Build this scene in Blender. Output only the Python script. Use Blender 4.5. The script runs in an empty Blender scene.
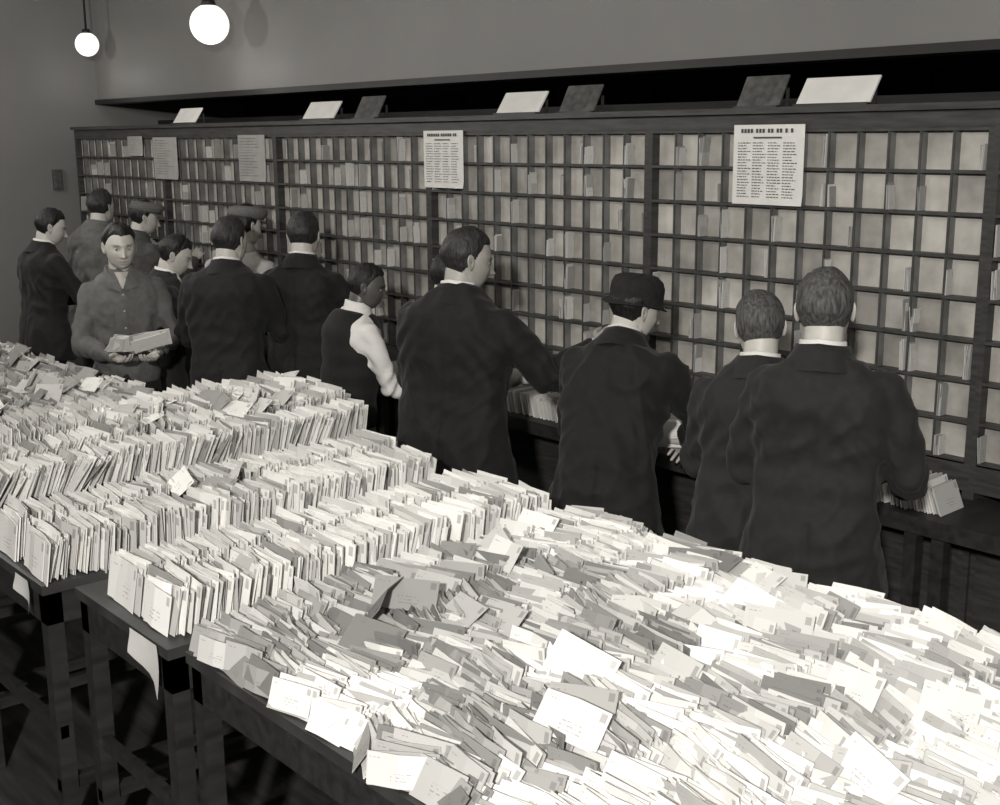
import bpy, math, random
import numpy as np
from mathutils import Vector, Matrix, noise
random.seed(7); rng=np.random.default_rng(7)
scene=bpy.context.scene
H=2.18
F=1215.0
# ---------------------------------------------------------------- camera
Xc=Vector((1077,-257,1215)).normalized(); Yc=Vector((1438,280,-1215)).normalized(); Zc=Xc.cross(Yc).normalized(); Yc=Zc.cross(Xc)
cd=bpy.data.cameras.new('camera'); cam=bpy.data.objects.new('camera',cd); scene.collection.objects.link(cam)
cd.sensor_fit='HORIZONTAL'; cd.sensor_width=36; cd.lens=F/1000*36; cd.clip_start=.05
cam.matrix_world=Matrix(((Xc.x,Xc.y,Xc.z,0),(Yc.x,Yc.y,Yc.z,0),(Zc.x,Zc.y,Zc.z,H),(0,0,0,1)))
scene.camera=cam
def ray(px,py):
    v=Vector((px-500,402.5-py,-F)); return Vector((v.dot(Xc),v.dot(Yc),v.dot(Zc)))
def at_z(px,py,z):
    r=ray(px,py); t=(z-H)/r.z; return Vector((r.x*t,r.y*t,z))
scene.view_settings.view_transform='Standard'
# ---------------------------------------------------------------- materials
WARM=(1.0,.975,.925)
def g(v): return (v*WARM[0],v*WARM[1],v*WARM[2],1)
def mat(name,v,rough=.8,var=.0,scale=5,bump=0.0,bscale=60,detail=4,metal=0,stretch=None,attr=None,sheen=0,spec=.3,emit=0):
    m=bpy.data.materials.new(name); m.use_nodes=True; nt=m.node_tree; n=nt.nodes; b=n['Principled BSDF']; l=nt.links
    b.inputs['Roughness'].default_value=rough; b.inputs['Metallic'].default_value=metal; b.inputs['Specular IOR Level'].default_value=spec
    b.inputs['Base Color'].default_value=g(v)
    if sheen: b.inputs['Sheen Weight'].default_value=sheen
    tc=n.new('ShaderNodeTexCoord'); mp=n.new('ShaderNodeMapping'); l.new(tc.outputs['Object'],mp.inputs[0])
    if stretch: mp.inputs['Scale'].default_value=stretch
    col=None
    if var:
        no=n.new('ShaderNodeTexNoise'); no.inputs['Scale'].default_value=scale; no.inputs['Detail'].default_value=detail; l.new(mp.outputs[0],no.inputs[0])
        r=n.new('ShaderNodeValToRGB'); r.color_ramp.elements[0].position=.3; r.color_ramp.elements[1].position=.7
        r.color_ramp.elements[0].color=g(max(0,v*(1-var))); r.color_ramp.elements[1].color=g(v*(1+var)); l.new(no.outputs[0],r.inputs[0]); col=r.outputs[0]
        l.new(col,b.inputs['Base Color'])
    if attr:
        a=n.new('ShaderNodeAttribute'); a.attribute_name=attr
        mx=n.new('ShaderNodeMix'); mx.data_type='RGBA'; mx.blend_type='MULTIPLY'; mx.inputs[0].default_value=1
        if col: l.new(col,mx.inputs[6])
        else: mx.inputs[6].default_value=g(v)
        l.new(a.outputs['Color'],mx.inputs[7]); l.new(mx.outputs[2],b.inputs['Base Color'])
    if bump:
        no2=n.new('ShaderNodeTexNoise'); no2.inputs['Scale'].default_value=bscale; no2.inputs['Detail'].default_value=3; l.new(mp.outputs[0],no2.inputs[0])
        bp=n.new('ShaderNodeBump'); bp.inputs['Strength'].default_value=bump; bp.inputs['Distance'].default_value=.01; l.new(no2.outputs[0],bp.inputs['Height']); l.new(bp.outputs[0],b.inputs['Normal'])
    if emit:
        b.inputs['Emission Color'].default_value=(1,.97,.9,1); b.inputs['Emission Strength'].default_value=emit
    return m
M={}
M['wall']=mat('plaster_wall',.135,.5,.06,1.5,.05,40)
M['beamdark']=mat('dark_trim_paint',.012,.5,.3,3)
M['dark']=mat('dark_partition_wood',.010,.6,.5,2.5,stretch=(1,1,6))
M['ceil']=mat('ceiling_plaster',.5,.9,.05,2)
M['floor']=mat('worn_floor_boards',.03,.6,.5,3,.1,30,stretch=(1,8,1))
M['wood']=mat('dark_case_wood',.032,.45,.4,6,.05,40,stretch=(1,1,8))
M['shelf']=mat('shadow_toned_shelf_metal',.038,.45,.3,12)  # dark base colour paints in the shadow lines beneath the shelves
M['divider']=mat('case_divider_metal',.12,.45,.3,12)
M['cell']=mat('cell_back_board',.30,.7,.34,6,.08,50,attr='tone')
M['table']=mat('table_wood',.018,.5,.4,5,.05,50,stretch=(6,1,6))
M['tabletop']=mat('table_top_board',.035,.5,.4,5,.05,50)
M['paper']=mat('notice_paper',.52,.8,.05,12)
M['papergrey']=mat('aged_notice_paper',.25,.8,.12,12)
M['ink']=mat('printed_ink',.05,.8)
M['inkfaint']=mat('faded_ink',.12,.8)
M['boarddark']=mat('sign_board_dark',.06,.7,.4,25)
M['globe']=mat('lamp_globe_glass',.8,.3,emit=1.0)
M['skin']=mat('skin_light',.36,.5,.06,30,.06,120,attr='tone',spec=.4)
M['skinw']=mat('skin_tanned',.27,.5,.06,30,.06,120,attr='tone',spec=.4)
M['skind']=mat('skin_dark',.06,.42,.1,30,.08,120,attr='tone',spec=.5)
M['hairdark']=mat('hair_dark',.008,.5,.5,90,.4,160,stretch=(1,1,.25),spec=.25)
M['hairgrey']=mat('hair_grey',.055,.6,.6,110,.5,160,stretch=(1,1,.25),spec=.2)
M['hairmid']=mat('hair_brown',.018,.5,.5,90,.4,160,stretch=(1,1,.25),spec=.25)
M['eye']=mat('eye_white',.35,.3); M['iris']=mat('eye_iris',.015,.2)
M['shirt']=mat('white_shirt_cotton',.52,.85,.05,8,.25,22)
M['leather']=mat('shoe_leather',.015,.3)
M['button']=mat('shirt_button',.25,.4)
M['felt']=mat('hat_felt',.008,.9,.3,40,.2,80); M['tweed']=mat('cap_tweed',.09,.95,.4,160,.2,160)
def suit(v,name): return mat(name,v,.8,.12,40,.35,16,sheen=.04,spec=.2)
def env_mat():
    m=bpy.data.materials.new('envelope_paper'); m.use_nodes=True; nt=m.node_tree; n=nt.nodes; l=nt.links; b=n['Principled BSDF']
    b.inputs['Roughness'].default_value=.85; b.inputs['Specular IOR Level'].default_value=.15
    a=n.new('ShaderNodeAttribute'); a.attribute_name='tone'
    uv=n.new('ShaderNodeUVMap'); sp=n.new('ShaderNodeSeparateXYZ'); l.new(uv.outputs[0],sp.inputs[0])
    def mth(op,x,y=None):
        q=n.new('ShaderNodeMath'); q.operation=op
        for i,k in enumerate((x,y)):
            if k is None: continue
            if isinstance(k,(int,float)): q.inputs[i].default_value=k
            else: l.new(k,q.inputs[i])
        return q.outputs[0]
    def box(u0,u1,v0,v1):
        r=mth('MULTIPLY',mth('GREATER_THAN',sp.outputs[0],u0),mth('LESS_THAN',sp.outputs[0],u1))
        return mth('MULTIPLY',r,mth('MULTIPLY',mth('GREATER_THAN',sp.outputs[1],v0),mth('LESS_THAN',sp.outputs[1],v1)))
    stamp=mth('MULTIPLY',box(.87,.96,.72,.93),.45)
    lines=mth('GREATER_THAN',mth('SINE',mth('MULTIPLY',sp.outputs[1],62.)),.45)
    geo=n.new('ShaderNodeTexCoord'); no=n.new('ShaderNodeTexNoise'); no.inputs['Scale'].default_value=160; l.new(geo.outputs['Object'],no.inputs[0])
    txt=mth('MULTIPLY',mth('MULTIPLY',box(.38,.72,.2,.52),lines),mth('GREATER_THAN',no.outputs[0],.5))
    cor=mth('MULTIPLY',mth('MULTIPLY',box(.05,.24,.76,.93),lines),mth('GREATER_THAN',no.outputs[0],.52))
    ink=mth('MINIMUM',mth('ADD',stamp,mth('MULTIPLY',mth('ADD',txt,cor),.45)),1.)
    mx=n.new('ShaderNodeMix'); mx.data_type='RGBA'; l.new(ink,mx.inputs[0]); l.new(a.outputs['Color'],mx.inputs[6]); mx.inputs[7].default_value=g(.08)
    l.new(mx.outputs[2],b.inputs['Base Color']); return m
M['env']=env_mat()
# ---------------------------------------------------------------- helpers
def mkobj(name,verts,faces,mats,parent=None,smooth=False,tone=None,mi=None):
    me=bpy.data.meshes.new(name); me.from_pydata([tuple(v) for v in verts],[],[tuple(f) for f in faces])
    for m in (mats if isinstance(mats,(list,tuple)) else [mats]): me.materials.append(m)
    if smooth: me.polygons.foreach_set('use_smooth',[True]*len(me.polygons))
    if mi is not None: me.polygons.foreach_set('material_index',np.array(mi,dtype=np.int32))
    if tone is not None:
        at=me.color_attributes.new('tone','FLOAT_COLOR','POINT'); t=np.array(tone,dtype=np.float32)
        c=np.stack([t*WARM[0],t*WARM[1],t*WARM[2],np.ones_like(t)],1).ravel(); at.data.foreach_set('color',c)
    me.update(); o=bpy.data.objects.new(name,me); scene.collection.objects.link(o)
    if parent: o.parent=parent
    return o
class MB:
    def __init__(s): s.v=[];s.f=[];s.m=[]
    def box(s,a,b,m=0,R=None,c=None):
        i=len(s.v)
        for x in (a[0],b[0]):
            for y in (a[1],b[1]):
                for z in (a[2],b[2]):
                    p=Vector((x,y,z))
                    if R is not None: p=R@p
                    if c is not None: p=p+Vector(c)
                    s.v.append(p)
        for q in ((0,1,3,2),(4,6,7,5),(0,4,5,1),(2,3,7,6),(0,2,6,4),(1,5,7,3)): s.f.append([i+k for k in q]); s.m.append(m)
    def sphere(s,c,r,n=12,mm=8,m=0,R=None):
        i=len(s.v); r=(r,r,r) if isinstance(r,(int,float)) else r
        c=Vector(c)
        def P(p):
            p=Vector(p)
            if R is not None: p=R@p
            s.v.append(c+p)
        P((0,0,r[2]))
        for a in range(1,mm):
            t=math.pi*a/mm
            for b in range(n):
                f=2*math.pi*b/n; P((r[0]*math.sin(t)*math.cos(f),r[1]*math.sin(t)*math.sin(f),r[2]*math.cos(t)))
        P((0,0,-r[2])); e=len(s.v)-1
        for b in range(n):
            s.f.append([i,i+1+b,i+1+(b+1)%n]); s.m.append(m)
            for a in range(mm-2):
                s.f.append([i+1+a*n+b,i+1+(a+1)*n+b,i+1+(a+1)*n+(b+1)%n,i+1+a*n+(b+1)%n]); s.m.append(m)
            s.f.append([e,i+1+(mm-2)*n+(b+1)%n,i+1+(mm-2)*n+b]); s.m.append(m)
    def loft(s,rings,m=0,cap=True):
        i=len(s.v); n=len(rings[0])
        for r in rings: s.v.extend(r)
        for a in range(len(rings)-1):
            for b in range(n):
                s.f.append([i+a*n+b,i+a*n+(b+1)%n,i+(a+1)*n+(b+1)%n,i+(a+1)*n+b]); s.m.append(m)
        if cap:
            s.f.append([i+b for b in range(n)][::-1]); s.f.append([i+(len(rings)-1)*n+b for b in range(n)]); s.m+= [m,m]
    def cone(s,p,q,r0,r1,n=14,m=0):
        p=Vector(p);q=Vector(q); d=(q-p).normalized(); u=d.orthogonal().normalized(); w=d.cross(u)
        s.loft([[c+u*(r*math.cos(2*math.pi*k/n))+w*(r*math.sin(2*math.pi*k/n)) for k in range(n)] for c,r in ((p,r0),(q,r1))],m)
    def limb(s,pts,rad,n=14,m=0):
        for k in range(len(pts)-1): s.cone(pts[k],pts[k+1],rad[k],rad[k+1],n,m)
        for p,r in zip(pts,rad): s.sphere(p,r*.995,n,8,m)
    def obj(s,name,mats,parent=None,smooth=False): return mkobj(name,s.v,s.f,mats,parent,smooth,mi=s.m)
def remesh(mb,vox,it=3):
    me=bpy.data.meshes.new('t'); me.from_pydata([tuple(v) for v in mb.v],[],mb.f); o=bpy.data.objects.new('t',me); scene.collection.objects.link(o)
    r=o.modifiers.new('r','REMESH'); r.mode='VOXEL'; r.voxel_size=vox; r.adaptivity=0
    if it:
        sm=o.modifiers.new('s','SMOOTH'); sm.factor=.6; sm.iterations=it
    dg=bpy.context.evaluated_depsgraph_get(); dg.update(); ev=o.evaluated_get(dg); m2=ev.to_mesh()
    V=np.empty(len(m2.vertices)*3,dtype=np.float32); m2.vertices.foreach_get('co',V); V=V.reshape(-1,3)
    N=np.empty(len(m2.vertices)*3,dtype=np.float32); m2.vertices.foreach_get('normal',N); N=N.reshape(-1,3)
    Fc=[tuple(p.vertices) for p in m2.polygons]; ev.to_mesh_clear(); bpy.data.objects.remove(o); bpy.data.meshes.remove(me)
    return V,N,Fc
def empty(name,loc=(0,0,0),rz=0,sc=1):
    e=bpy.data.objects.new(name,None); e.empty_display_size=.1; scene.collection.objects.link(e); e.location=loc; e.rotation_euler=(0,0,rz); e.scale=(sc,)*3; return e
def boxobj(name,a,b,m,parent=None):
    k=MB(); k.box(a,b); return k.obj(name,[m],parent)
# ---------------------------------------------------------------- room
XL,XR,YF,YB,ZC=-11.0,2.0,-2.6,6.2,3.9
boxobj('floor',(XL-.1,YF-.1,-.1),(XR+.1,YB+.1,0),M['floor'])
boxobj('ceiling',(XL-.1,YF-.1,ZC),(XR+.1,YB+.1,ZC+.1),M['ceil'])
boxobj('wall_left',(XL-.1,YF,0),(XL,YB,ZC),M['wall'])
boxobj('wall_right',(XR,YF,0),(XR+.1,YB,ZC),M['wall'])
boxobj('wall_front',(XL,YF-.1,0),(XR,YF,ZC),M['wall'])
k=MB(); k.box((XL,YB,0),(XR,YB+.1,ZC))
for i in range(13): k.box((XL+.3+i,YB-.03,0),(XL+.42+i,YB,ZC))
k.box((XL,YB-.04,2.50),(XR,YB,2.58)); k.obj('wall_back',[M['dark']])
k=MB(); k.box((XL,4.70,2.53),(XR,4.85,ZC)); k.obj('wall_bulkhead',[M['wall']])
k=MB(); k.box((XL,4.67,2.49),(XR,4.86,2.53)); k.obj('trim_1',[M['beamdark']])
k=MB(); k.box((XL,5.3,0),(XR,5.36,2.30)); k.box((XL,5.27,2.30),(XR,5.39,2.35)); k.obj('wall_partition',[M['dark']])
k=MB(); k.box((XL,4.22,1.74),(XL+.03,4.30,1.92)); k.box((XL+.03,4.235,1.76),(XL+.04,4.285,1.88)); k.obj('wall_switch_box',[M['boarddark']])
# ---------------------------------------------------------------- sorting case
YC=4.25; CT=2.26; UW=1.66; DEP=.05; NC=12; NR=8; RH=.155
def case(x1):
    x0=x1-UW; e=empty('mail_sorting_case',(x0,YC,0))
    k=MB(); fw=.024
    k.box((0,0,.0),(fw,.34,CT-.0)); k.box((UW-fw,0,0),(UW,.34,CT))
    k.box((fw,0,2.195),(UW-fw,.34,CT)); k.box((fw,0,.84),(UW-fw,.34,.95)); k.box((-.0,-.03,CT),(UW,.36,CT+.025))
    k.box((fw,.31,.95),(UW-fw,.34,2.195))
    k.box((fw,.02,0),(UW-fw,.34,.76))
    for d in range(3):
        a=fw+.03+d*(UW-2*fw)/3; k.box((a,0,.08),(a+(UW-2*fw)/3-.06,.02,.72))
    k.obj('frame',[M['wood']],e)
    k=MB(); k.box((0,-.34,.78),(UW,.04,.81)); k.box((0,-.34,.745),(UW,-.32,.78)); k.box((.03,-.30,0),(.08,-.25,.78)); k.box((UW-.08,-.30,0),(UW-.03,-.25,.78)); k.obj('ledge',[M['table']],e)
    k=MB(); cw=(UW-2*fw)/NC
    for i in range(1,NC): x=fw+i*cw; k.box((x-.0035,.006,.95),(x+.0035,DEP,2.195),1); k.box((x-.0045,.003,.95),(x+.0045,.008,2.195),0)
    for j in range(NR+1):
        z=.95+j*RH; k.box((fw,.0,z-.006),(UW-fw,DEP,z+.006))
    k.obj('dividers',[M['shelf'],M['divider']],e)
    v=[];f=[];t=[]
    for i in range(NC):
        for j in range(NR):
            a=fw+i*cw; z=.95+j*RH; b=len(v); v+=[(a,DEP,z),(a+cw,DEP,z),(a+cw,DEP,z+RH),(a,DEP,z+RH)]; f.append((b,b+1,b+2,b+3)); t+=[float(rng.uniform(.76,1.16))]*4
    mkobj('cell_backs',v,f,M['cell'],e,tone=t)
    P=Pile()
    for i in range(NC):
        for j in range(NR):
            if rng.random()<.42:
                n=int(rng.integers(1,6)); a=fw+i*cw+.008; z=.95+j*RH+.007; h=float(rng.uniform(.08,.135))
                if rng.random()<.4: a=fw+(i+1)*cw-.012-n*.004
                for q in range(n): P.add(Vector((a+q*.0045,.026+rng.uniform(-.006,.0),z)),.044,h*rng.uniform(.9,1.04),math.pi/2,rng.normal(0,.05),0,float(rng.uniform(.2,.5)),.002)
    P.obj('sorted_letters',e)
    return e
class Pile:
    def __init__(s): s.v=[];s.f=[];s.t=[];s.uv=[]
    def add(s,c,L,h,yaw,lean,roll,tone,th=.0022,bow=0.0):
        R=Matrix.Rotation(yaw,3,'Z')@Matrix.Rotation(-lean,3,'X')@Matrix.Rotation(roll,3,'Y')
        i=len(s.v)
        for y in (-th/2,th/2):
            for z in (0,h):
                for x,bb in ((-L/2,0),(0,bow),(L/2,0)): s.v.append(c+R@Vector((x,y+bb,z)))
        Q=[(0,1,4,3),(1,2,5,4),(7,6,9,10),(8,7,10,11),(3,4,10,9),(4,5,11,10),(1,0,6,7),(2,1,7,8),(0,3,9,6),(5,2,8,11)]
        U=[((0,0),(.5,0),(.5,1),(0,1)),((.5,0),(1,0),(1,1),(.5,1))]
        for qn,q in enumerate(Q):
            s.f.append([i+a for a in q])
            s.uv += list(U[qn]) if qn<2 else [(.01,.01)]*4
        s.t+=[tone]*12
    def obj(s,name,parent=None):
        o=mkobj(name,s.v,s.f,M['env'],parent,tone=s.t); uv=o.data.uv_layers.new(name='UVMap'); uv.data.foreach_set('uv',np.array(s.uv,dtype=np.float32).ravel()); return o
for q in range(5): case(-2.20-q*UW)
case(-2.20+UW); case(-2.20+2*UW)
P=Pile()
x=-10.0
while x<-.6:
    if noise.noise(Vector((x*1.3,3,0)))>-.25 and not (-1.95<x<-1.2):
        P.add(Vector((x,4.06+rng.normal(0,.01),.812)),.17,rng.uniform(.09,.12),math.pi/2+rng.normal(0,.08),.25+.3*noise.noise(Vector((x*4,0,0))),0,rng.choice([.6,.5,.4,.3]),.003)
    x+=.009
P.obj('ledge_letters')
def notice(x0,x1,z0,z1,m,lines,head=True):
    e=empty('posted_notice',(x0,YC-.012,z0)); w=x1-x0; h=z1-z0
    n=8; v=[];f=[]
    for j in range(n+1):
        for i in range(n+1):
            v.append((w*i/n,-.004*math.sin(i/n*3.1)*math.sin(j/n*2+.5)-(.006 if j==0 and i>5 else 0),h*j/n))
    for j in range(n):
        for i in range(n): a=j*(n+1)+i; f.append((a,a+1,a+n+2,a+n+1))
    mkobj('sheet',v,f,m,e,True)
    k=MB(); 
    def wd(a,b,z,hh): k.box((a,-.0075,z),(b,-.0068,z+hh))
    if head:
        z=h*.90; a=w*.12
        while a<w*.86:
            b=a+w*.032; wd(a,b,z,h*.05); a=b+w*.014
            if random.random()<.12: a+=w*.03
        z=h*.83; wd(w*.3,w*.7,z,h*.02)
    top=.77 if head else .92
    cols=4 if head else 1
    for q in range(lines):
        z=h*(top-(top-.06)*q/lines)
        for c in range(cols):
            a=w*(.08+.86*c/cols); e2=a+w*.78/cols*random.uniform(.6,1)
            while a<e2:
                b=min(e2,a+w*random.uniform(.015,.05)); wd(a,b,z,h*.010); a=b+w*.012
    k.obj('print',[M['ink'] if head else M['inkfaint']],e)
notice(-3.36,-3.0,1.885,2.215,M['paper'],20)
notice(-5.54,-5.19,1.90,2.21,M['paper'],16)
notice(-7.64,-7.28,1.89,2.2,M['papergrey'],14,False)
notice(-8.96,-8.56,1.88,2.19,M['papergrey'],14,False)
notice(-9.41,-9.14,2.05,2.2,M['papergrey'],8,False)
def board(x0,x1,hgt,m,lean=.45,y=4.36):
    e=empty('case_sign_board',((x0+x1)/2,y,CT+.026)); w=(x1-x0)/2
    R=Matrix.Rotation(-lean,3,'X'); k=MB(); k.box((-w,-.004,.003),(w,.004,hgt),0,R); k.obj('board',[m],e)
    k=MB(); k.box((-w,-.02,0),(w,.01,.012)); 
    for s in (-w*.8,w*.8): k.box((s-.006,.004,0),(s+.006,.10,.008)); k.box((s-.006,.09,0),(s+.006,.1,hgt*.55))
    k.obj('easel',[M['wood']],e)
for a,b in ((-3.14,-2.79),(-5.06,-4.73),(-7.0,-6.64),(-8.85,-8.5),(-2.22,-1.9)): board(a,b,.14,M['paper'] if a<-2.5 else M['boarddark'],.6)
for a,b in ((-3.53,-3.30),(-4.68,-4.43),(-6.55,-6.3)): board(a,b,.16,M['boarddark'],.5,4.46)
# ---------------------------------------------------------------- lamps
def globe(x,y,z,r,pw):
    e=empty('pendant_globe_lamp',(x,y,z)); k=MB(); k.sphere((0,0,0),r,28,18); k.obj('globe',[M['globe']],e,True)
    k=MB(); k.cone((0,0,r*.9),(0,0,r*1.25),r*.4,r*.3); k.cone((0,0,r*1.2),(0,0,ZC-z),.009,.009); k.cone((0,0,ZC-z-.03),(0,0,ZC-z),.05,.06); k.obj('stem',[M['beamdark']],e,True)
    L=bpy.data.lights.new('bulb','POINT'); L.energy=pw; L.shadow_soft_size=.15; L.color=(1,.98,.94); o=bpy.data.objects.new('bulb',L); scene.collection.objects.link(o); o.parent=e; o.location=(0,0,-r-.18)
globe(-8.25,4.40,2.98,.14,3); globe(-10.55,4.45,2.98,.10,2)
for x,pw in ((-9.5,130),(-6.5,95),(-3.5,45),(-.5,22)):
    globe(x,1.6,3.35,.15,pw)
L=bpy.data.lights.new('flash','AREA'); L.shape='DISK'; L.size=.22; L.energy=440; L.color=(1,.985,.96)
o=bpy.data.objects.new('flash_gun',L); scene.collection.objects.link(o); o.location=(.95,-1.75,3.15)
o.rotation_euler=(Vector((-4.0,3.6,1.3))-o.location).to_track_quat('-Z','Y').to_euler()
w=bpy.data.worlds.new('world'); scene.world=w; w.use_nodes=True; w.node_tree.nodes['Background'].inputs[0].default_value=(.8,.8,.8,1); w.node_tree.nodes['Background'].inputs[1].default_value=.3
# ---------------------------------------------------------------- tables
TZ=.90
def table(x0,x1,y0,y1):
    e=empty('sorting_table',(x0,y0,0)); W=x1-x0; D=y1-y0
    k=MB(); k.box((0,0,TZ-.03),(W,D,TZ)); k.obj('top',[M['tabletop']],e)
    k=MB(); a=.01
    k.box((a,a,TZ-.13),(W-a,a+.025,TZ-.03)); k.box((a,D-a-.025,TZ-.13),(W-a,D-a,TZ-.03)); k.box((a,a,TZ-.13),(a+.025,D-a,TZ-.03)); k.box((W-a-.025,a,TZ-.13),(W-a,D-a,TZ-.03))
    for x in (a,W-a-.05):
        for y in (a,D-a-.05): k.box((x,y,0),(x+.05,y+.05,TZ-.03))
        k.box((x+.01,a,.22),(x+.04,D-a,.26))
    k.box((a,D/2-.015,.22),(W-a,D/2+.015,.26)); k.box((a,a+.01,.40),(W-a,a+.035,.44)); k.obj('legs_and_apron',[M['table']],e)
tabs=[(-7.35,-6.05,1.1,2.4),(-5.98,-5.10,1.15,2.45),(-5.05,-4.27,1.2,2.98),(-4.2,-3.43,1.18,2.68),(-3.36,-2.76,1.25,2.68),(-2.72,-1.5,1.28,2.68),(-1.48,-.3,1.28,2.68)]
for t in tabs: table(*t)
def pick(a,p=None): return float(rng.choice(a,p=p))
def tone_white(x,y): return pick([.72,.64,.54,.42,.26],[.30,.28,.2,.14,.08])
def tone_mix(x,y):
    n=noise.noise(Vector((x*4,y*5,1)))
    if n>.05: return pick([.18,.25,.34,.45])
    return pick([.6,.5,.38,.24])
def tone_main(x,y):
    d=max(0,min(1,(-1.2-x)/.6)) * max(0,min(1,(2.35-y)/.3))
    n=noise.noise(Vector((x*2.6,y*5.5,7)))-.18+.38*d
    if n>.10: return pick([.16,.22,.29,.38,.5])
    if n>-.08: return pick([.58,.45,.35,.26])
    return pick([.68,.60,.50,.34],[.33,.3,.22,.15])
def row(P,xc,y0,y1,tone,L=.2,h=.12,sp=.0075,l0=.25,la=.35,seed=0,z=TZ+.002,xj=.012,yawa=.15,yaw0=0,odd=.03,lsd=.07,ramp=0):
    y=y0
    while y<y1:
        n1=noise.noise(Vector((y*3.5,seed*3.1,0))); n2=noise.noise(Vector((y*5.1,seed*7.7,4))); n3=noise.noise(Vector((y*9,seed*1.7,9)))
        lean=l0+la*n1*1.5+rng.normal(0,lsd)
        if rng.random()<odd: lean+=rng.normal(0,.35)
        k=1.0
        if y-y0<.15: lean=max(lean,.25*l0+.12)
        if ramp: k=min(1,.62+(y-y0)/.35*.38)
        P.add(Vector((xc+rng.normal(0,xj)+.02*n3,y,z+max(0,rng.normal(0,.007)))),L*rng.uniform(.75,1.08),k*h*(1+.18*n3)*rng.uniform(.82,1.1),yaw0+yawa*n2*1.6+rng.normal(0,.07),lean,rng.normal(0,.05),tone(xc,y),rng.choice([.0012,.002,.0035]),rng.normal(0,.006))
        y+=sp*rng.uniform(.6,1.4)
def loose(P,x0,x1,y0,y1,n,tone,z=TZ+.10,dz=.03):
    for _ in range(n):
        x=rng.uniform(x0,x1); y=rng.uniform(y0,y1)
        P.add(Vector((x,y,z+rng.uniform(-.02,dz))),rng.uniform(.13,.17),rng.uniform(.08,.095),rng.normal(0,.4),rng.uniform(.5,1.2),rng.normal(0,.2),tone(x,y),.002,rng.normal(0,.008))
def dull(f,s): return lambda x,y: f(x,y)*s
P=Pile()
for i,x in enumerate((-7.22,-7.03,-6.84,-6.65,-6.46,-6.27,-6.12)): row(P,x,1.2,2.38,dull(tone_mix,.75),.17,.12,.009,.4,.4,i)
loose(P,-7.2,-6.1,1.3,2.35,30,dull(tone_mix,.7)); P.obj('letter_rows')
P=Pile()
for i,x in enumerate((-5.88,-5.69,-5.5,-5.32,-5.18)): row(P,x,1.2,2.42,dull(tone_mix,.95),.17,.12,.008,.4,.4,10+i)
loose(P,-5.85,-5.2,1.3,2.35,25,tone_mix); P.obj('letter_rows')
P=Pile()
for i,x in enumerate((-4.96,-4.78,-4.60,-4.40)): row(P,x,1.22,2.95,dull(tone_white,.97),.18,.15+.02*(i<2)-.02*(i==3),.0060,.30,.35,20+i,yawa=.25)
loose(P,-4.95,-4.5,1.9,2.9,15,tone_white,TZ+.12); P.obj('letter_rows')
P=Pile()
for i,x in enumerate((-3.78,-3.53)): row(P,x,1.2,2.64,tone_white,.20,.135,.0048,.10,.12,30+i,yawa=.05,odd=.01,lsd=.04)
loose(P,-3.8,-3.6,1.7,2.1,4,tone_white,TZ+.12,.01); P.obj('letter_rows')
P=Pile()
for i,x in enumerate((-3.12,-2.91)): row(P,x,1.29,2.64,tone_white,.18,.125,.0048,.12,.18,40+i,yawa=.08,odd=.01,lsd=.05)
P.obj('letter_rows')
def bigpile(xa,xb,sd):
    P=Pile(); n=int(round((xb-xa)/.135)); 
    for i in range(n+1):
        x=xa+(xb-xa)*i/n
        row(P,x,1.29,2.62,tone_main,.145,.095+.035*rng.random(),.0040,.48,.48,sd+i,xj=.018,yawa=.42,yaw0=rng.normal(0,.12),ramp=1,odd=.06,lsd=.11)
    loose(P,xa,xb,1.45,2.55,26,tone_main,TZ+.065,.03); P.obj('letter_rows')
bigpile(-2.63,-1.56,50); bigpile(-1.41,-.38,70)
def sheet(x0,x1,y,zt,drop):
    v=[];f=[];n=6
    for j in range(n+1):
        for i in range(n+1):
            a=i/n; b=j/n; v.append((x0+(x1-x0)*a, y-.006-.012*math.sin(a*5+b*2)*b, zt-drop*b*(.45+.55*a)))
    for j in range(n):
        for i in range(n): q=j*(n+1)+i; f.append((q,q+1,q+n+2,q+n+1))
    mkobj('table_liner_paper',v,f,M['paper'],None,True)
sheet(-2.96,-2.80,1.245,TZ+.003,.15); sheet(-3.60,-3.5,1.17,TZ+.003,.11)
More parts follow.
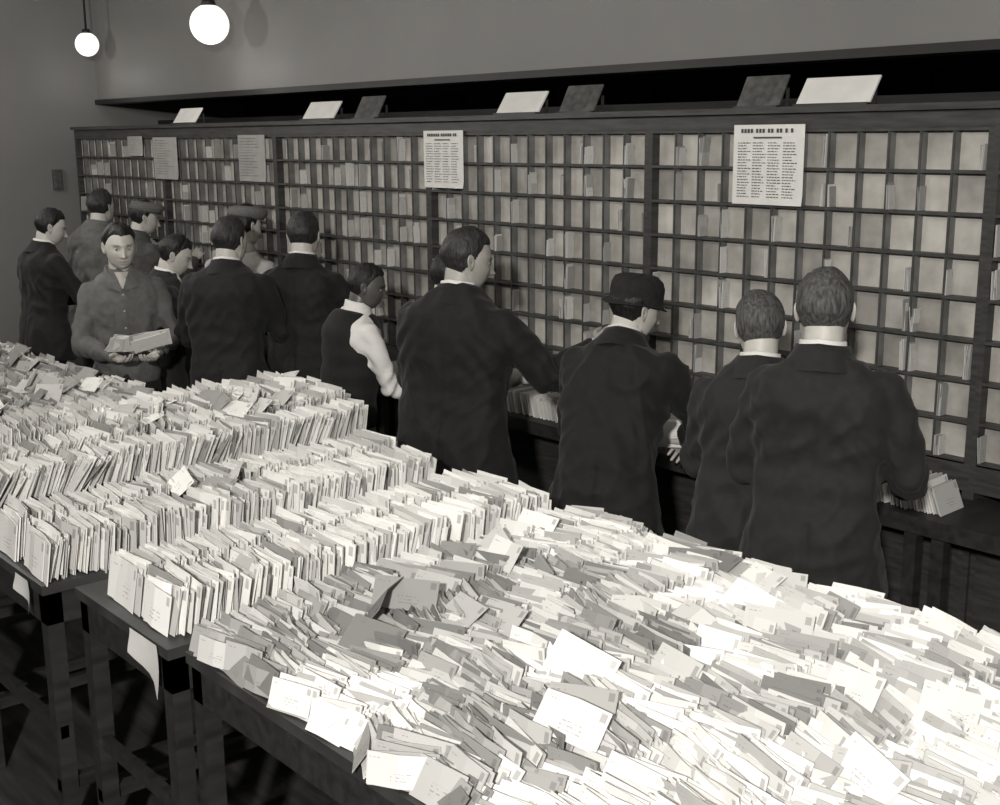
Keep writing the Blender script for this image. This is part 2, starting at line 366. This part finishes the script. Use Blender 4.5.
# ---------------------------------------------------------------- people
def sstep(a,b,x):
    t=np.clip((x-a)/(b-a),0,1); return t*t*(3-2*t)
NT,NP=92,108
def head_grid():
    th=np.linspace(0.0,math.pi,NT+1)[:,None]; ph=np.linspace(0,2*math.pi,NP,endpoint=False)[None,:]
    dx=np.sin(th)*np.cos(ph); dy=np.sin(th)*np.sin(ph); dz=np.cos(th)*np.ones_like(ph); return dx,dy,dz
HD=head_grid()
def head_surface():
    dx,dy,dz=HD; s=np.clip(-dz,0,1)
    G=lambda q,c,w: np.exp(-((q-c)/w)**2)
    z=.117*dz
    x=.077*dx*(1-.08*s+.06*G(s,.72,.16))*np.where(dy<0,1.02-.12*s,1-.05*np.abs(dy))
    y=np.where(dy>0,.093*np.sign(dy)*np.abs(dy)**.92*(1+.02*s),.102*dy*(1-.5*s**1.1))
    y=y+.012*s
    fr=np.clip(dy,0,1)**1.5; ax=np.abs(x)
    nose=G(x,0,.0120)*np.clip((.018-z)/.052,0,1)*sstep(-.046,-.036,z)*.025+G(x,0,.019)*G(z,-.033,.008)*.007
    f=nose+G(z,.024,.009)*G(x,0,.05)*.006-G(ax,.031,.015)*G(z,.003,.012)*.009+G(ax,.045,.018)*G(z,-.022,.02)*.004
    f=f+G(x,0,.023)*(G(z,-.058,.004)+G(z,-.070,.005))*.0045-G(x,0,.025)*G(z,-.0640,.0028)*.003+G(x,0,.026)*G(z,-.099,.014)*.009-G(x,0,.03)*G(z,-.084,.007)*.003
    f=f-.002*G(ax,.030+.25*(z+.045)*-1*.3,.005)*G(z,-.047,.012)
    y=y+f*fr
    tone=1-.35*fr*G(x,0,.022)*G(z,-.064,.007)-.5*fr*G(x,0,.024)*G(z,-.064,.0026)-.88*fr*np.clip(1.25*G(ax,.033,.017),0,1)*G(z,.0225-.05*(ax-.033),.0050)-.35*fr*G(ax,.031,.016)*G(z,.006,.009)-.3*fr*G(z,-.043,.004)*G(x,0,.013)
    return x,y,z,np.clip(tone,.05,1)
HS=head_surface()
def grid_mesh(x,y,z):
    v=np.stack([x[1:-1],y[1:-1],z[1:-1]],-1).reshape(-1,3); f=[]
    R=NT-1
    for a in range(R-1):
        for b in range(NP): f.append((a*NP+b,(a+1)*NP+b,(a+1)*NP+(b+1)%NP,a*NP+(b+1)%NP))
    top=len(v); v=np.vstack([v,[x[0].mean(),y[0].mean(),z[0].mean()],[x[-1].mean(),y[-1].mean(),z[-1].mean()]])
    for b in range(NP): f.append((top,b,(b+1)%NP)); f.append((top+1,(R-1)*NP+(b+1)%NP,(R-1)*NP+b))
    return v,f
HSC=1.0
def T(v,R,c): return (np.asarray(v)@np.array(R.to_3x3()).T)*HSC+np.array(c)
def build_head(e,R,c,skin,hair,hat=None,hthick=.013,seed=0,high=0.0):
    x,y,z,t=HS; v,f=grid_mesh(x,y,z); tt=np.concatenate([t[1:-1].ravel(),[1,1]])
    mkobj('head',T(v,R,c),f,skin,e,True,tone=tt)
    dx,dy,dz=HD; rr=np.sqrt(dx**2+dy**2)+1e-6; q=dy/rr
    zh=np.interp(q,[-1,-.45,-.15,.02,.12,.3,.5,.75,1],[-.050,-.046,-.022,-.008,.012,.045,.066,.074+high,.072+high])
    n=np.zeros_like(x); n2=np.zeros_like(x)
    for a in range(NT+1):
        for b in range(NP):
            n[a,b]=noise.noise(Vector((x[a,b]*60+seed,y[a,b]*60,z[a,b]*18+3))); n2[a,b]=noise.noise(Vector((x[a,b]*22+seed,y[a,b]*22,z[a,b]*14+9)))
    d=z-zh+.006*n+.004*n2
    off=np.where(d<0,-.004,0)+np.clip(d,-.01,.004)*.3+hthick*sstep(0.01,.085,d)*(.85+.35*np.clip(dz,0,1))+.0013*(d>0)+np.where(dy>.25,.004*sstep(0,.015,d),0)
    off=off+(.0030*n+.0045*n2)*sstep(.0,.05,d)
    off=off+.007*np.exp(-((x-.012)/.035)**2)*sstep(0,.03,d)*np.clip(dy,0,1)-.006*np.exp(-((x+.035)/.004)**2)*sstep(.01,.03,d)*(dy>-.3)
    hx,hy,hz=x+dx*off,y+dy*off,z+dz*off*.9
    v,f=grid_mesh(hx,hy,hz); mkobj('hair',T(v,R,c),f,hair,e,True)
    k=MB()
    for s in (-1,1):
        i0=len(k.v); k.sphere((0,0,0),(1,1,1),16,12)
        for i in range(i0,len(k.v)):
            p=k.v[i]; d=p.x*s
            yy=p.y*.017*(1.0+.25*p.z); zz=p.z*.031; xx=p.x*.008-s*(.010*math.exp(-(p.y**2+p.z**2)/.22) if d>0 else 0)
            k.v[i]=Vector((s*.081+xx+s*(-.45*yy),-.004+yy-.15*zz,-.004+zz))
    tv=T([tuple(p) for p in k.v],R,c); mkobj('ears',tv,k.f,skin,e,True,tone=[.9]*len(tv))
    k=MB()
    for s in (-1,1):
        k.sphere((s*.031,.0735,.003),(.0105,.0105,.0060),12,8,0); k.sphere((s*.031,.0810,.003),(.0046,.0042,.0050),10,6,1)
    mkobj('eyes',T([tuple(p) for p in k.v],R,c),k.f,[M['eye'],M['iris']],e,True,mi=k.m)
    k=MB()
    for s in (-1,1): k.sphere((s*.031,.0735,.0085),(.0125,.0118,.0045),12,8,0); k.sphere((s*.031,.0735,-.003),(.0120,.0108,.0030),12,8,0)
    mkobj('eyelids',T([tuple(p) for p in k.v],R,c),k.f,skin,e,True,tone=[.8]*len(k.v))
    if hat=='fedora':
        k=MB(); n=36; rings=[]
        prof=[(-.002,1.20,1),(.001,1.24,1),(.006,1.08,.5),(.012,1.0,0),(.04,1.03,0),(.072,1.02,0),(.095,.92,0),(.110,.68,0),(.112,.4,0),(.106,.12,0)]
        for h,s,br in prof:
            rings.append([Vector((.085*s*math.cos(6.283*i/n)*(1-.10*max(0,math.sin(6.283*i/n))*(h/.12)),.106*s*math.sin(6.283*i/n)-.006-.15*h,.018+h+br*(.009*math.cos(2*6.283*i/n))+.01*math.sin(6.283*i/n)))for i in range(n)])
        k.loft(rings); mkobj('hat',T([tuple(p) for p in k.v],R,c),k.f,M['felt'],e,True)
    if hat=='cap':
        k=MB(); n=32; rings=[]
        for h,s,fw in ((.0,1.0,0),(.012,1.10,.0),(.035,1.18,.008),(.055,1.10,.01),(.068,.8,.008),(.073,.3,0)):
            rings.append([Vector((.084*s*math.cos(6.283*i/n),.104*s*math.sin(6.283*i/n)+fw-.004,.045+h+.007*math.sin(6.283*i/n)*(1 if h>0 else 0))) for i in range(n)])
        k.loft(rings)
        rings=[]
        for s,zz in ((.95,.050),(1.35,.038),(1.36,.034),(.95,.045)):
            rings.append([Vector((.08*min(s,1.05)*math.cos(a),.1*s*math.sin(a),zz)) for a in np.linspace(.5,math.pi-.5,14)])
        k.loft(rings,cap=True); mkobj('cap',T([tuple(p) for p in k.v],R,c),k.f,M['tweed'],e,True)
def ik(S,Tg,a,b,pole):
    d=Tg-S; L=min(d.length,a+b-.004); L=max(L,.12); dr=d.normalized(); Tg=S+dr*L; x=(a*a-b*b+L*L)/(2*L); h=math.sqrt(max(0,a*a-x*x)); p=pole-dr*pole.dot(dr); p.normalize(); return S+dr*x+p*h,Tg
def build_hand(e,wr,f,nrm,side,skin,curl=.45):
    f=f.normalized(); nrm=(nrm-f*nrm.dot(f)).normalized(); u=f.cross(nrm).normalized()
    ts=side
    k=MB()
    k.limb([wr-f*.03,wr+f*.01],[.026,.024],10)
    bases=[]
    for i,o in enumerate((.030,.010,-.010,-.029)):
        b=wr+f*(.088-.004*abs(i-1)*(1 if i<3 else 1.5))+u*(ts*o); bases.append(b); k.limb([wr+f*.012+u*(ts*o*.65),b],[.0155,.0115],8)
    for i,(b,Lf) in enumerate(zip(bases,(.070,.079,.073,.057))):
        pts=[b]; d=f+u*(ts*(.10-.07*i)); d.normalize(); p=b; cr=curl*(1+.12*i)
        for fr,c in ((.45,cr*.6),(.31,cr),(.24,cr*.8)):
            ax=d.cross(nrm).normalized(); d=Matrix.Rotation(c,3,ax)@d; p=p+d*(Lf*fr); pts.append(p)
        k.limb(pts,[.0098,.0088,.0080,.0068],8)
    b=wr+f*.022+u*(ts*.024)+nrm*.006; d=(f*.62+u*(ts*.7)+nrm*.3).normalized(); p1=b+d*.042; d2=(f*.9+u*(ts*.25)+nrm*.35).normalized(); p2=p1+d2*.032; p3=p2+(d2+nrm*.2).normalized()*.025
    k.limb([b,p1,p2,p3],[.015,.0125,.0105,.0085],8)
    V,N,Fc=remesh(k,.0042,2); mkobj('hand_right' if side>0 else 'hand_left',V,Fc,skin,e,True,tone=[1.]*len(V))
def person(px,py,h,theta,lean=4,hyaw=0,hpitch=0,htilt=0,coat=None,skin='skin',hair='hairdark',hat=None,rh=(.2,.38,1.2),lh=(-.2,.38,1.1),style='suit',wide=1.0,name='man',seed=0,collar=True,trous=.012,poleR=None,poleL=None,hthick=.013,handn=None,fold=1.35,front=False):
    s=h/1.75; ln=math.radians(lean); th=math.radians(theta)
    PV=Vector((0,0,.95))
    def bend(p):
        p=Vector(p); w=min(1,max(0,(p.z-.9)/.35)); w=w*w*(3-2*w); return PV+Matrix.Rotation(-ln*w,3,'X')@(p-PV)
    nb=bend((0,-.02,1.47)); ntop=bend((0,-.004,1.575))
    Rh=Matrix.Rotation(math.radians(hyaw),3,'Z')@Matrix.Rotation(math.radians(-hpitch),3,'X')@Matrix.Rotation(math.radians(htilt),3,'Y')
    hc=ntop+Rh@Vector((0,.018,.058))
    top=hc+Vector((0,0,.128+(.02 if hat else 0)))
    wp=at_z(px,py,top.z*s)
    Rt=Matrix.Rotation(th,3,'Z'); off=Rt@Vector((top.x,top.y,0))*s
    e=empty(name,(wp.x-off.x,wp.y-off.y,0),th,s)
    sk=M[skin]
    n=28
    W=wide
    base=[(.74,.218,.158,0),(.84,.212,.152,-.004),(.95,.198,.140,-.008),(1.07,.184,.124,-.002),(1.18,.190,.127,0),(1.28,.205,.135,-.008),(1.36,.208,.136,-.018),(1.41,.196,.124,-.024),(1.455,.148,.102,-.026),(1.49,.100,.084,-.024),(1.525,.068,.064,-.016)]
    def torso(lv,ee=.82):
        rings=[]
        for z,a,b,yc in lv:
            r=[]
            for i in range(n):
                t=6.28318*i/n; cx,sx=math.cos(t),math.sin(t)
                r.append(bend((a*W*math.copysign(abs(cx)**ee,cx),yc+b*math.copysign(abs(sx)**ee,sx),z)))
            rings.append(r)
        return rings
    k=MB()
    lv=base
    if style!='suit': lv=[(.90,.160,.112,0)]+[(z,a*.93,b*.92,c) for z,a,b,c in base if z>.92]
    k.loft(torso(lv))
    arms=[]
    cuffs=MB()
    for side,tg,pl in ((1,rh,poleR),(-1,lh,poleL)):
        S=bend((side*.168*W,-.016,1.395)); tg=Vector(tg); pole=Vector(pl) if pl else Vector((side*.42,-.45,-.9))
        E,Wr=ik(S,tg,.285,.255,pole); fd=(Wr-E).normalized()
        b=1.0 if style=='suit' else .84
        k.limb([S+Vector((-side*.05,0,.005)),S,S.lerp(E,.5),E,E.lerp(Wr,.5),Wr-fd*.02],[.060*b,.066*b,.064*b,.058*b,.053*b,.043*b],16)
        k.sphere(S.lerp(E,.14)-Vector((0,0,.02)),.066*b,14,10)
        arms.append((S,E,Wr,fd,side)); cuffs.cone(Wr-fd*.03,Wr+fd*.008,.034,.033,16)
    V,N,Fc=remesh(k,.0105,4)
    ul=Matrix.Rotation(ln,3,'X')
    V2=V.copy()
    for i in range(len(V)):
        p=Vector(V[i]); q=ul@(p-PV)+PV; o=Vector((seed*3.3,0,0))
        r1=1-abs(noise.noise(Vector((q.x*6+q.z*2.5,q.y*6,q.z*2.6-q.x*2))+o))*2.2
        r2=1-abs(noise.noise(Vector((q.x*11-q.z*4,q.y*9,q.z*9))+o*2))*2.4
        a=.010*noise.noise(Vector((q.x*5,q.y*5,q.z*3.2))+o)+.008*max(0,r1)-.006+.005*max(0,r2)
        for (S,E,Wr,fd,sd) in arms:
            dl=(p-E).length; a+=.006*math.exp(-(dl/.09)**2)*math.sin((p-E).dot(fd)*110+sd)
            da=(p-(S+Vector((-sd*.03,-.03,-.12)))).length; a+=.006*math.exp(-(da/.10)**2)*math.sin(q.z*60+q.x*sd*80)
        a*=fold
        if style=='suit' and q.y<0 and abs(q.x)<.012 and q.z<1.44: a-=.004*(1-abs(q.x)/.012)
        if style=='suit' and q.y<0 and q.z<1.0 and abs(abs(q.x)-.0)<.006: a-=.008
        if q.z<1.3: a+=.003*math.sin(q.z*62+10*abs(q.x)+seed)*max(0,1-abs(q.z-1.12)/.15)
        V2[i]+=N[i]*a
    mats=[coat,M['shirt'],M['ink']]; mi=[]
    for f in Fc:
        p=Vector(V[f[0]]+V[f[2]])*.5; q=ul@(p-PV)+PV; m=0
        if style=='suit' and collar and q.y>.03 and q.z>1.16 and abs(q.x)<(q.z-1.15)*.26: m=2 if abs(q.x)<.022 else 1
        if style=='vest': m=1
        mi.append(m)
    mkobj('jacket' if style=='suit' else 'shirt',V2,Fc,mats,e,True,mi=mi)
    if front:
        from mathutils.bvhtree import BVHTree
        bv=BVHTree.FromPolygons([tuple(q) for q in V2],Fc)
        def surf(x,z,o=.004):
            h_=bv.ray_cast(Vector((x,.6,z)),Vector((0,-1,0)))
            return Vector((x,(h_[0].y if h_[0] is not None else .13)+o,z))
        k=MB()
        def patch(pts,nx,nz,th_=.003,m=0):
            i=len(k.v)
            for b in range(nz+1):
                for a in range(nx+1):
                    u_,w_=a/nx,b/nz
                    x_=(pts[0][0]*(1-u_)+pts[1][0]*u_)*(1-w_)+(pts[3][0]*(1-u_)+pts[2][0]*u_)*w_
                    z_=(pts[0][1]*(1-u_)+pts[1][1]*u_)*(1-w_)+(pts[3][1]*(1-u_)+pts[2][1]*u_)*w_
                    k.v.append(surf(x_,z_,th_))
            for b in range(nz):
                for a in range(nx): q_=i+b*(nx+1)+a; k.f.append([q_,q_+1,q_+nx+2,q_+nx+1]); k.m.append(m)
        patch([(-.016,1.16),(.016,1.16),(.016,1.40),(-.016,1.40)],2,24,.004)
        for sx in (-1,1):
            patch([(sx*.055,1.22),(sx*.125,1.22),(sx*.125,1.31),(sx*.055,1.31)],6,8,.006); patch([(sx*.053,1.285),(sx*.127,1.285),(sx*.127,1.315),(sx*.053,1.315)],6,3,.010)
            patch([(sx*.004,1.400),(sx*.085,1.425),(sx*.070,1.480),(sx*.026,1.478)],6,5,.012)
        patch([(-.003,1.415),(.003,1.415),(.036,1.500),(-.036,1.500)],4,8,.007,1)
        mkobj('placket_collar_pockets',k.v,k.f,[coat,sk],e,True,tone=[.8]*len(k.v),mi=k.m)
        k=MB()
        for z_ in (1.21,1.30,1.385): p_=surf(0,z_,.006); k.sphere(p_,(.006,.002,.006),10,6)
        k.obj('buttons',[M['button']],e,True)
    if style=='vest':
        k=MB(); vl=[(.90,.176,.134,0),(.98,.178,.136,-.002),(1.08,.176,.128,-.002),(1.18,.180,.130,0),(1.26,.176,.138,-.008),(1.34,.166,.144,-.018),(1.40,.152,.138,-.026),(1.445,.128,.118,-.028),(1.48,.095,.098,-.024)]
        k.loft(torso(vl,.9)); Vv,Nv,Fv=remesh(k,.011,3); V3=Vv.copy()
        for i in range(len(Vv)): V3[i]+=Nv[i]*(.015+.003*noise.noise(Vector(Vv[i])*9)+.003*math.sin(Vv[i][2]*60))
        mkobj('waistcoat',V3,Fv,[coat],e,True)
    cuffs.obj('cuffs',[M['shirt'] if (collar) else coat],e,True)
    for S,E,Wr,fd,side in arms:
        nrm=Vector((-side*.5,0,-.8)) if handn is None else Vector(handn)
        build_hand(e,Wr+fd*.012,fd,nrm,side,sk)
    k=MB(); k.limb([nb-Vector((0,0,.04)),nb.lerp(ntop,.5),hc+Rh@Vector((0,-.02,-.045))],[.066,.060,.060],20)
    V,N,Fc=remesh(k,.009,2); mkobj('neck',V,Fc,sk,e,True,tone=[1.]*len(V))
    def band(nm,prof,m,drop=.02):
        k=MB(); nn=32; rr=[]
        for r,zz in prof:
            rr.append([bend((r*math.cos(6.28318*i/nn),-.014+r*1.02*math.sin(6.28318*i/nn),zz-drop*max(0,math.sin(6.28318*i/nn))-.008*abs(math.cos(6.28318*i/nn)))) for i in range(nn)])
        rr.append(rr[0]); k.loft(rr,cap=False); k.obj(nm,[m],e,True)
    if collar: band('shirt_collar',((.075,1.50),(.070,1.552),(.065,1.553),(.068,1.50)),M['shirt'],.03)
    if style=='suit': band('jacket_collar',((.125,1.462),(.116,1.478),(.088,1.520),(.080,1.540),(.074,1.538),(.085,1.49)),coat,.05)
    elif not collar: band('shirt_collar',((.095,1.49),(.080,1.535),(.072,1.537),(.075,1.49)),coat,.06)
    build_head(e,Rh,hc,sk,M[hair],hat,hthick,seed*5.1)
    k=MB(); tm=suit(trous,'trouser_cloth')
    k.sphere((0,-.005,.93),(.172,.122,.14),20,12)
    for sd in (-1,1): k.limb([Vector((sd*.080,-.005,.88)),Vector((sd*.1,.012,.49)),Vector((sd*.105,-.01,.085))],[.095,.072,.056],16)
    V,N,Fc=remesh(k,.016,4); V2=V.copy()
    for i in range(len(V)): V2[i]+=N[i]*(.006*noise.noise(Vector(V[i])*9)+.004*math.sin(V[i][2]*60)*math.exp(-((V[i][2]-.12)/.08)**2))
    mkobj('trousers',V2,Fc,tm,e,True)
    k=MB()
    for sd in (-1,1):
        rr=[]
        for y,wd,hh in ((-.085,.02,.04),(-.075,.032,.07),(-.03,.036,.095),(.03,.036,.085),(.09,.045,.055),(.15,.042,.045),(.18,.025,.035),(.19,.008,.02)):
            rr.append([Vector((sd*.107+wd*math.cos(6.28318*i/14),y+.02,max(0,hh/2+hh/2*math.sin(6.28318*i/14)))) for i in range(14)])
        k.loft(rr)
    k.obj('shoes',[M['leather']],e,True)
    return e
S_=lambda v,i: suit(v,'suit_cloth_%d'%i)
person(827,268,1.77,26,5,6,4,-2,S_(.013,1),hair='hairgrey',wide=1.06,rh=(.25,.3,1.05),lh=(-.12,.3,1.1),seed=1,fold=1.8)
person(761,291,1.67,30,8,14,12,-4,S_(.014,2),hair='hairgrey',wide=1.04,rh=(.2,.4,1.15),lh=(-.16,.36,1.05),seed=2,fold=1.8)
p6=person(636,270,1.71,24,22,-42,16,4,S_(.008,3),hat='fedora',rh=(.17,.50,1.02),lh=(-.12,.45,1.15),seed=3,wide=1.0,poleR=(.9,-.1,-.3),fold=1.8)
person(467,227,1.82,22,7,-48,12,0,S_(.008,4),hair='hairmid',skin='skinw',rh=(.46,.34,1.28),lh=(-.2,.38,1.1),seed=4,wide=1.18,poleR=(.3,-.2,-1),fold=1.8)
person(452,250,1.68,0,6,-20,10,0,M['shirt'],style='shirt',rh=(.35,.38,1.2),lh=(-.1,.38,1.1),seed=5,collar=False)
person(366,262,1.60,-12,10,-30,14,0,S_(.008,6),skin='skind',style='vest',rh=(.20,.36,.98),lh=(-.15,.40,1.06),seed=6,hthick=.007,poleR=(.5,-.6,-1),wide=1.05)
person(303,211,1.79,38,7,0,8,0,S_(.010,7),hair='hairmid',rh=(.22,.4,1.15),lh=(-.2,.4,1.1),seed=7,fold=1.6)
person(229,216,1.78,42,8,-22,8,0,S_(.010,8),hair='hairmid',rh=(.2,.4,1.15),lh=(-.22,.36,1.1),seed=8,wide=1.05,fold=1.6)
person(244,200,1.80,35,5,-30,12,0,M['papergrey'],style='shirt',hat='cap',rh=(.2,.4,1.3),lh=(-.2,.4,1.1),seed=9,collar=False)
p0=person(118,222,1.75,-112,3,8,8,0,S_(.08,10),style='shirt',rh=(.08,.29,1.09),lh=(-.14,.29,1.09),seed=10,collar=False,skin='skin',poleR=(.7,-.6,-.7),poleL=(-.7,-.6,-.7),wide=.98,handn=(0,-.2,1),front=True,fold=1.7)
person(174,234,1.66,-15,8,-20,24,0,S_(.016,11),rh=(.2,.4,1.1),lh=(-.2,.4,1.1),seed=11)
person(100,189,1.82,35,9,-12,5,0,S_(.09,12),hair='hairmid',rh=(.2,.42,1.3),lh=(-.2,.4,1.1),seed=12,wide=1.1,collar=False,fold=1.7)
person(143,197,1.76,10,12,-30,15,0,S_(.05,13),hat='cap',rh=(.2,.42,1.3),lh=(-.2,.4,1.1),seed=13,collar=False)
person(49,208,1.74,5,6,-25,18,0,S_(.010,14),rh=(.2,.4,1.2),lh=(-.2,.4,1.1),seed=14)
def held(e,c,n,yaw,lean,fan=0.0):
    P=Pile()
    for i in range(n): P.add(Vector(c)+Vector((rng.normal(0,.006)-fan*(i-n/2)*.25,i*.005*math.cos(lean),i*.004*math.sin(lean)*.6)),.19*rng.uniform(.85,1.05),.115*rng.uniform(.85,1.05),yaw+rng.normal(0,.05),lean+rng.normal(0,.05),fan*(i-n/2)+rng.normal(0,.04),float(rng.choice([.72,.6,.5,.38])),.002,rng.normal(0,.004))
    P.obj('held_letters',e)
held(p0,(-.05,.385,1.125),13,.2,.7,.055)
held(p6,(.10,.52,.98),16,.3,.3)
